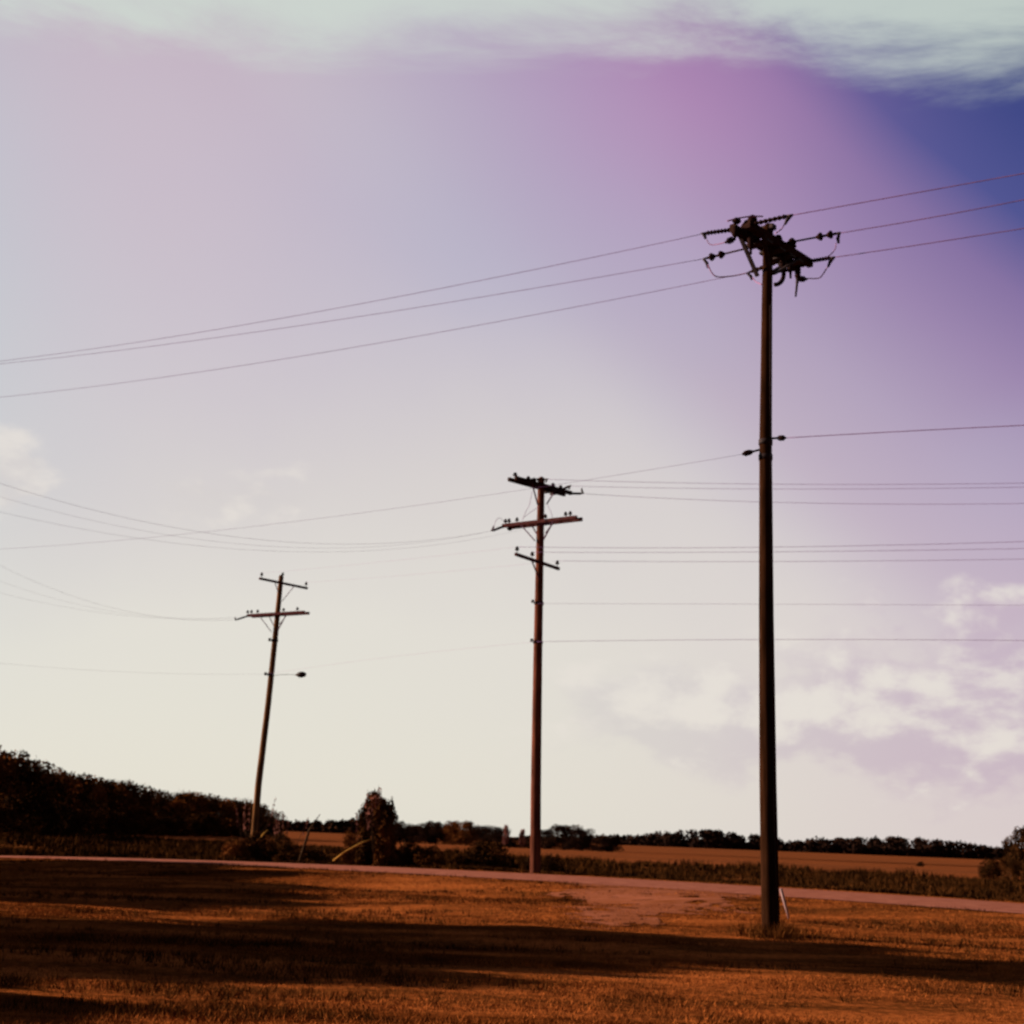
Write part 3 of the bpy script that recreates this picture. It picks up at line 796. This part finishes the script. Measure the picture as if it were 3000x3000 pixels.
# ------------------------------------------------------------------ trees and bushes
def leafmesh(name, mat, clumps, nleaf, size, flat=1.0):
    C_ = np.array([c_[:3] for c_ in clumps]); R_ = np.array([c_[3:6] for c_ in clumps]); wts = np.prod(R_, axis=1) ** .66; wts /= wts.sum()
    k = rng.choice(len(clumps), nleaf, p=wts)
    d = rng.normal(size=(nleaf, 3)); d /= np.linalg.norm(d, axis=1)[:, None]
    rr = rng.uniform(.35, 1.0, nleaf) ** .55 * (1 + .12 * rng.normal(size=nleaf))
    P = C_[k] + d * R_[k] * rr[:, None]
    a = rng.normal(size=(nleaf, 3)); a /= np.linalg.norm(a, axis=1)[:, None]
    b = rng.normal(size=(nleaf, 3)); b -= a * (a * b).sum(1)[:, None]; b /= np.linalg.norm(b, axis=1)[:, None]
    sz = size * rng.uniform(.55, 1.35, nleaf)[:, None]
    V = np.stack([P - a * sz * .5, P + b * sz * .32, P + a * sz * .5, P - b * sz * .32], 1).reshape(-1, 3)
    V[:, 2] = np.maximum(V[:, 2], 0.02)
    return np_mesh(name, V, np.arange(nleaf * 4).reshape(-1, 4), mat)
def trunkmesh(h, r, limbs=6, spread=.3):
    mb = MB()
    mb.tube([(0, 0, -.02 * h), (.01 * h, 0, .25 * h), (-.01 * h, .01 * h, .5 * h), (0, 0, .82 * h)], [r * 1.4, r, r * .7, r * .2], 8)
    for i in range(limbs):
        a = i * 2.4 + random.random(); z0 = h * random.uniform(.22, .6); L = spread * h * random.uniform(.6, 1)
        mb.tube([(0, 0, z0), (math.cos(a) * L * .5, math.sin(a) * L * .5, z0 + L * .35), (math.cos(a) * L, math.sin(a) * L, z0 + L * .95)], [r * .5, r * .3, r * .08], 6)
    me = bpy.data.meshes.new('trunk'); me.from_pydata([tuple(v) for v in mb.v], [], mb.f); me.materials.append(BARK)
    return me
def crown_clumps(kind, n):
    out = []
    for i in range(n):
        t = random.random()
        if kind == 'round':        # unit tree: height 1, width about 1
            a = random.uniform(0, math.tau); z = random.uniform(.22, .86)
            w = .40 * math.sqrt(max(.05, 1 - ((z - .50) / .50) ** 2)); rr = w * random.uniform(.3, 1)
            q = random.uniform(.10, .19); out.append((math.cos(a) * rr, math.sin(a) * rr, z, q, q, q * .85))
        elif kind == 'dome':
            a = random.uniform(0, math.tau); z = random.uniform(.08, .84)
            w = .42 * math.sqrt(max(.08, 1 - (max(0, z - .35) / .62) ** 2)); rr = w * random.uniform(.25, 1)
            q = random.uniform(.12, .20); out.append((math.cos(a) * rr, math.sin(a) * rr, z, q, q, q * .85))
        elif kind == 'high':
            a = random.uniform(0, math.tau); z = random.uniform(.66, .92)
            rr = .42 * random.uniform(.1, 1); q = random.uniform(.08, .15); out.append((math.cos(a) * rr, math.sin(a) * rr, z, q, q, q * .5))
        elif kind == 'bush':
            a = random.uniform(0, math.tau); z = random.uniform(.05, .78)
            w = .55 * (1 - z * .6); rr = w * random.uniform(.2, 1)
            q = random.uniform(.10, .22); out.append((math.cos(a) * rr, math.sin(a) * rr, z, q, q, q))
        elif kind == 'spire':
            a = random.uniform(0, math.tau); z = random.uniform(.05, .88)
            w = .27 * (1.20 - z * .72); rr = w * random.uniform(.2, 1)
            q = random.uniform(.07, .12); out.append((math.cos(a) * rr, math.sin(a) * rr, z, q, q, q * 1.2))
    return out
PROTO = {}
for kind, nv, ncl, nl, sz in (('round', 5, 40, 6500, .042), ('dome', 6, 48, 8000, .042), ('high', 2, 26, 4500, .045), ('bush', 4, 30, 5500, .048), ('spire', 3, 60, 12000, .045)):
    PROTO[kind] = [(crown_clumps(kind, ncl), nl, sz, trunkmesh(1, .028, 7, .3 if kind != 'spire' else .16)) for _ in range(nv)]
cache = {}
def crown_mesh(kind, v, mat):
    key = (kind, v, mat.name)
    if key not in cache:
        cl_, nl, sz, _ = PROTO[kind][v]; cache[key] = leafmesh('crown', mat, cl_, nl, sz)
    return cache[key]
DENSE = {}
def dense_mesh(kind, v, mat):
    key = (kind, v, mat.name)
    if key not in DENSE:
        DENSE[key] = leafmesh('crown', mat, PROTO[kind][v][0], 9000, .085)
    return DENSE[key]
def plant(name, kind, x, y, h, w, label, cat, group=None, mat=LEAF, v=None, z=None, part='crown'):
    v = random.randrange(len(PROTO[kind])) if v is None else v
    e = bpy.data.objects.new(name, None); col.objects.link(e)
    e.location = (x, y, terrain(x, y) - .05 if z is None else z); e.rotation_euler = (0, 0, random.uniform(0, 6.28)); e.empty_display_size = .5
    tag(e, label, cat, group)
    c_ = link(part, crown_mesh(kind, v, mat), e); c_.scale = (w, w, h)
    t_ = link('trunk' if kind != 'bush' else 'stem', PROTO[kind][v][3], e); t_.scale = (w, w, h)
    return e

# the wood on the left, running back from beside the road
prof = [(-40, 2190), (0, 2200), (40, 2200), (75, 2240), (150, 2245), (180, 2265), (240, 2262), (300, 2288), (350, 2283), (400, 2290), (430, 2306), (480, 2328), (520, 2325), (575, 2320), (620, 2335), (660, 2332), (700, 2345), (760, 2352), (795, 2380)]
def top_at(px, pr):
    for (a, ya_), (b, yb_) in zip(pr, pr[1:]):
        if a <= px <= b: return ya_ + (yb_ - ya_) * (px - a) / (b - a)
    return pr[-1][1]
ORD = 'first second third fourth fifth sixth seventh eighth ninth tenth eleventh twelfth thirteenth fourteenth fifteenth sixteenth seventeenth eighteenth nineteenth twentieth'.split()
def nth(i, n):
    if i < 20: return ORD[i]
    return 'twenty-' + ORD[i - 20] if i > 20 else 'twenty-first'
px = -30; i = 0
while px < 792:
    Yd = 118 + .26 * max(0, px)
    p_ = atY(px, top_at(px, prof) + random.uniform(-6, 8), Yd)
    g_ = terrain(p_.x, p_.y); h_ = (p_.z - g_) * 1.06
    w_ = random.uniform(6.5, 8.5) * (1 + px / 1600)
    lab = 'dense dark tree at the left edge, tallest of the wood' if i == 0 else '%s tree crown from the left along the front of the dark wood' % nth(i, 30)
    plant('woodland_tree', 'dome', p_.x, p_.y, h_, w_, lab, 'tree', 'trees of the dark wood on the left', LEAF if i % 2 else LEAFR)
    # a second rank a little behind and a low one in front closes the gaps under the crowns
    px += random.uniform(38, 52) * (1 - px / 3000); i += 1
for j in range(20):
    px = -20 + j * 43; Yd = 108 + .26 * max(0, px)
    p_ = atY(px, 2440, Yd); h_ = random.uniform(3.0, 4.6)
    plant('understory_bush', 'bush', p_.x, p_.y, h_, random.uniform(6.0, 7.5), '%s low bush from the left in the shadowed foot of the dark wood' % nth(j, 20), 'bush', 'bushes along the foot of the left wood', LEAF)

def bypx(name, kind, px, ptop, Yd, wpx, label, cat, group=None, mat=LEAF, v=None):
    p_ = atY(px, ptop, Yd); g_ = terrain(p_.x, p_.y)
    scale_w = {'round': .98, 'dome': 1.08, 'bush': 1.25, 'spire': .62}[kind]
    return plant(name, kind, p_.x, p_.y, (p_.z - g_) * 1.02, wpx / F * Yd / scale_w, label, cat, group, mat, v)
# bushes beyond the road
GB = 'bushes beyond the road'
bypx('tall_bush', 'spire', 1092, 2310, 56, 84, 'tall narrow bush, left and taller of two grown together between the left and middle poles', 'bush', GB, LEAF, 0)
bypx('tall_bush', 'spire', 1132, 2330, 55.5, 78, 'tall narrow bush, right and lower of two grown together between the left and middle poles', 'bush', GB, LEAF, 1)
for px, pt, Yd, w, lab in (
    (690, 2452, 64, 120, 'low brown bush at the left foot of the left pole'),
    (745, 2395, 65, 170, 'dark bush wrapped around the foot of the left pole'),
    (820, 2408, 66, 130, 'bush with thin twigs just right of the left pole foot'),
    (850, 2452, 62, 110, 'small dark bush in front of the slanting dead stem'),
    (930, 2462, 62, 110, 'round low bush just right of the slanting dead stem'),
    (1040, 2420, 60, 90, 'loose airy bush on the left side of the tall narrow bush'),
    (1195, 2432, 56, 150, 'low dark bush on the right side of the tall narrow bush'),
    (1265, 2466, 55, 120, 'low weedy bush furthest right of those by the tall narrow bush'),
    (1430, 2452, 56, 210, 'wide low bush to the left of the middle pole'),
    (1615, 2475, 53, 80, 'small bush hugging the right side of the middle pole foot'),
    (1545, 2492, 54, 50, 'small low bush hugging the left side of the middle pole foot')):
    bypx('bush', 'bush', px, pt, Yd, w, lab, 'bush', GB, LEAF if px not in (690, 1040, 1255) else LEAFR)
# thin spiky stems on the tall bush and around the left pole
def stems(px, pb, pt, Yd, n, spread, label):
    g_ = atY(px, pb, Yd); g_.z = terrain(g_.x, g_.y); mb = MB(); lf = []
    zt = atY(px, pt, Yd).z - g_.z
    for i in range(n):
        a = random.uniform(-1, 1) * spread; hh = zt * random.uniform(.75, 1.0); b_ = random.uniform(-.2, .2)
        pts = [(a * .4, b_, 0), (a * .7, b_, hh * .5), (a * 1.15, b_, hh)]
        mb.tube(pts, [.02, .014, .006], 5)
        for k in range(10):
            t = random.uniform(.55, 1); x_ = a * (.55 + .6 * t); lf.append((x_, b_, hh * t, .05, .05, .10))
    e = bpy.data.objects.new('wild_stems', None); col.objects.link(e); e.location = g_
    tag(e, label, 'plant', 'thin stems rising above the bushes')
    o = mb.build('stem', BARK, e)
    l_ = link('leaves', leafmesh('leaves', LEAFP, lf, n * 60, .075), e)
stems(1118, 2520, 2296, 55.5, 9, .85, 'spray of thin pinkish stems poking out of the tall narrow bush')
stems(735, 2480, 2330, 69, 6, 1.0, 'thin pinkish stems just left of the left pole foot')
stems(838, 2480, 2372, 71, 6, .9, 'thin pinkish stems right of the left pole, on the low skyline')
stems(1058, 2500, 2345, 58, 3, .4, 'few thin stems standing left of the tall narrow bush')
# slanting dead stem and two yellow drooping stalks
a, b, c_ = atY(876, 2500, 60), atY(906, 2432, 60), atY(938, 2385, 60)
a.z = min(a.z, terrain(a.x, a.y) + .0)
o = MB().tube([a, b, c_], [.07, .045, .012], 8).build('dead_stem', BARK, None, a); o.location = a
tag(o, 'dark dead stem slanting up to the right against the distant field', 'dead branch')
YEL = mat_simple('yellow_stalk', (.24, .12, .035), (.36, .19, .05), 5, .6)
for pp, Yd, lab in ((((976, 2522), (1010, 2496), (1050, 2474), (1088, 2458)), 54, 'long yellow guy wire guard drooping from the tall narrow bush to the road'),
                    (((765, 2452), (775, 2440), (786, 2432)), 62, 'short yellow guy wire guard leaning at the left pole foot')):
    P = [atY(x_, y_, Yd) for x_, y_ in pp]
    base_ = P[0].copy()
    o = MB().tube(P, [.032] * len(P), 8).build('guy_guard', YEL, None, base_); o.location = base_
    tag(o, lab, 'guy guard')
PALE = mat_simple('pale_marker', (.20, .13, .15), (.28, .19, .21), 4, .6)
a, b = atY(2313, 2664, 30.5), atY(2288, 2606, 30.5)
a.z = terrain(a.x, a.y) - .02
o = MB().tube([a, a.lerp(b, .5), b, b + (b - a) * .04], [.022, .03, .033, .012], 10).build('marker_stake', PALE, None, a); o.location = a
tag(o, 'short pale leaning stake in the grass just right of the near pole', 'stake')

# single trees across the fields, middle distance
GM = 'round trees across the far field'
mids = [(1165, 2402, 75, 'dome'), (1208, 2412, 60, 'dome'), (1250, 2402, 55, 'dome'), (1280, 2403, 50, 'dome'), (1330, 2402, 70, 'dome'), (1368, 2404, 70, 'dome'),
        (1420, 2416, 80, 'dome'), (1462, 2420, 80, 'dome'), (1497, 2442, 50, 'bush'), (1550, 2446, 50, 'dome'), (1600, 2428, 70, 'dome'), (1655, 2412, 110, 'dome'), (1705, 2424, 80, 'dome'),
        (1765, 2446, 60, 'dome'), (1795, 2447, 50, 'dome'), (1130, 2420, 50, 'bush')]
mlab = ['dark round tree directly right of the tall narrow bush', 'lower dark tree second right of the tall narrow bush', 'flat-topped dark tree, left one of the twin pair on the skyline', 'flat-topped dark tree, right one of the twin pair on the skyline',
        'rusty round tree, left half of the broad lit dome', 'rusty round tree, right half of the broad lit dome', 'big dark round tree left of centre between the lit dome and the middle pole', 'dark tree sloping down towards the pinkish sapling',
        'small dark shrub in the skyline gap left of the middle pole', 'dark tree touching the left side of the middle pole', 'dark tree touching the right side of the middle pole', 'tallest dark dome just right of the middle pole',
        'right shoulder of the dark dome beyond the middle pole', 'left of two small dark trees right of the dark dome', 'right of two small dark trees right of the dark dome', 'small dark shrub hidden at the left of the skyline trees']
for (px, pt, w, kd), lb_ in zip(mids, mlab):
    Yd = 430 + 3 * random.uniform(-1, 1) * 8
    bypx('field_tree', kd, px, pt, Yd, w * 1.25, lb_, 'tree', GM, LEAFR if px in (1330, 1368) else LEAFF)
for px, pt, w, lb_ in ((1484, 2416, 22, 'small pinkish sapling standing above the trees left of the middle pole'), (1530, 2428, 24, 'small pinkish round tree close to the left side of the middle pole')):
    bypx('sapling', 'round', px, pt, 380, w, lb_, 'tree', 'pinkish saplings on the skyline', LEAFP)
# right edge trees
GE = 'trees at the right edge'
for px, pt, Yd, w, kd, lb_ in ((3020, 2400, 100, 110, 'round', 'tall dark tree cut off by the right edge'), (2965, 2440, 104, 75, 'round', 'dark tree second from the right edge'),
                               (2900, 2506, 100, 80, 'bush', 'low brown bush in front of the right edge trees'), (2960, 2500, 97, 90, 'bush', 'low dark bush at the foot of the right edge trees'), (3010, 2500, 96, 90, 'bush', 'low dark bush cut off by the right edge')):
    bypx('edge_tree' if kd == 'round' else 'bush', kd, px, pt, Yd, w * 1.1, lb_, 'tree' if kd == 'round' else 'bush', GE, LEAF)
# lone small shrubs on the right field
bypx('shrub', 'bush', 2695, 2522, 290, 34, 'small dark shrub alone in the right field', 'shrub', None, LEAF)

# far wooded ridges: one mass each that nobody could count
def ridge(name, pr, Yd, step, label, mat):
    cl_ = []; x_ = pr[0][0]
    while x_ < pr[-1][0]:
        p_ = atY(x_, top_at(x_, pr), Yd); zg = terrain(p_.x, Yd) - 1
        H = p_.z - zg
        for k in range(3):
            rad = random.uniform(.8, 1.5) * step / F * Yd
            xx = p_.x + random.gauss(0, rad * .5); yy = Yd + random.uniform(-12, 25)
            zc = zg + (H - rad * .8) * (1.0 if k == 0 else random.uniform(.2, .8)) + random.uniform(-.5, .3)
            cl_.append((xx, yy, zc, rad, rad, rad * .9))
            cl_.append((xx + random.gauss(0, rad), yy - 3, zg + H * .3, rad * 1.5, rad, H * .42))
        x_ += step * random.uniform(.45, .8)
    me = leafmesh(name, mat, cl_, 110000, 1.7 * Yd / 700)
    tag(link(name, me), label, 'wood', kind='stuff')
ridge('distant_wood', [(800, 2404), (870, 2406), (950, 2408), (1060, 2402), (1150, 2425), (1300, 2425), (1500, 2455), (1600, 2450)], 640, 15, 'low far wood along the left horizon', LEAFF)
ridge('distant_wood', [(1500, 2455), (1700, 2452), (1800, 2446), (1850, 2450), (1900, 2447), (1940, 2436), (1990, 2448), (2010, 2434), (2060, 2430), (2120, 2436), (2180, 2446), (2230, 2448), (2290, 2462), (2350, 2466), (2380, 2460),
                       (2500, 2456), (2600, 2454), (2700, 2456), (2760, 2462), (2850, 2474), (2950, 2482), (3060, 2486)], 600, 14, 'low wooded ridge along the right horizon', LEAFF)

# ------------------------------------------------------------------ trees left of the frame: their long shadows cross the verge
GS = 'trees beside the verge, left of the view'
def sh_tree(X, Y, h, w, lab, kind='round'):
    e = plant('verge_tree', kind, X, Y, h, w, lab, 'tree', GS, LEAF, 0 if kind == 'high' else None)
    for ch in e.children:
        if ch.name.startswith('crown'):
            ch.data = dense_mesh(kind, [i for i in range(len(PROTO[kind])) if cache.get((kind, i, LEAF.name)) == ch.data][0], LEAF)
sh_tree(-24, 27.4, 10.2, 4.6, 'tallest dark tree left of the view whose shadow crosses the whole verge', 'high')
sh_tree(-24, 29.2, 8.4, 5.4, 'tall dark tree left of the view with a high crown on a bare trunk', 'high')
sh_tree(-24, 25.2, 8.0, 6.0, 'dense dark tree left of the view beside the tallest one', 'dome')
sh_tree(-22, 22.6, 5.9, 6.6, 'middling dark tree left of the view, nearer than the tall ones', 'dome')
sh_tree(-17, 19.6, 3.6, 4.5, 'low dark tree left of the view in front of the middling one', 'dome')
for Y, h, w, lab in ((34.8, 6.6, 6.5, 'dark tree left of the view, first beyond the gap in the row'), (37, 7.2, 7, 'dark tree left of the view, second beyond the gap in the row'),
                     (40.5, 7.4, 7, 'dark tree left of the view, third beyond the gap in the row'), (45.5, 7.0, 7, 'dark tree left of the view, last but one before the road'),
                     (50, 6.6, 7, 'dark tree left of the view, closest to the road')):
    sh_tree(-29, Y, h, w, lab, 'dome')
sh_tree(-11.5, 14.3, 2.5, 3.8, 'small dark bush left of the view, nearest the camera', 'bush')
sh_tree(-12.8, 17.0, 2.4, 3.6, 'small dark bush left of the view, second nearest the camera', 'bush')
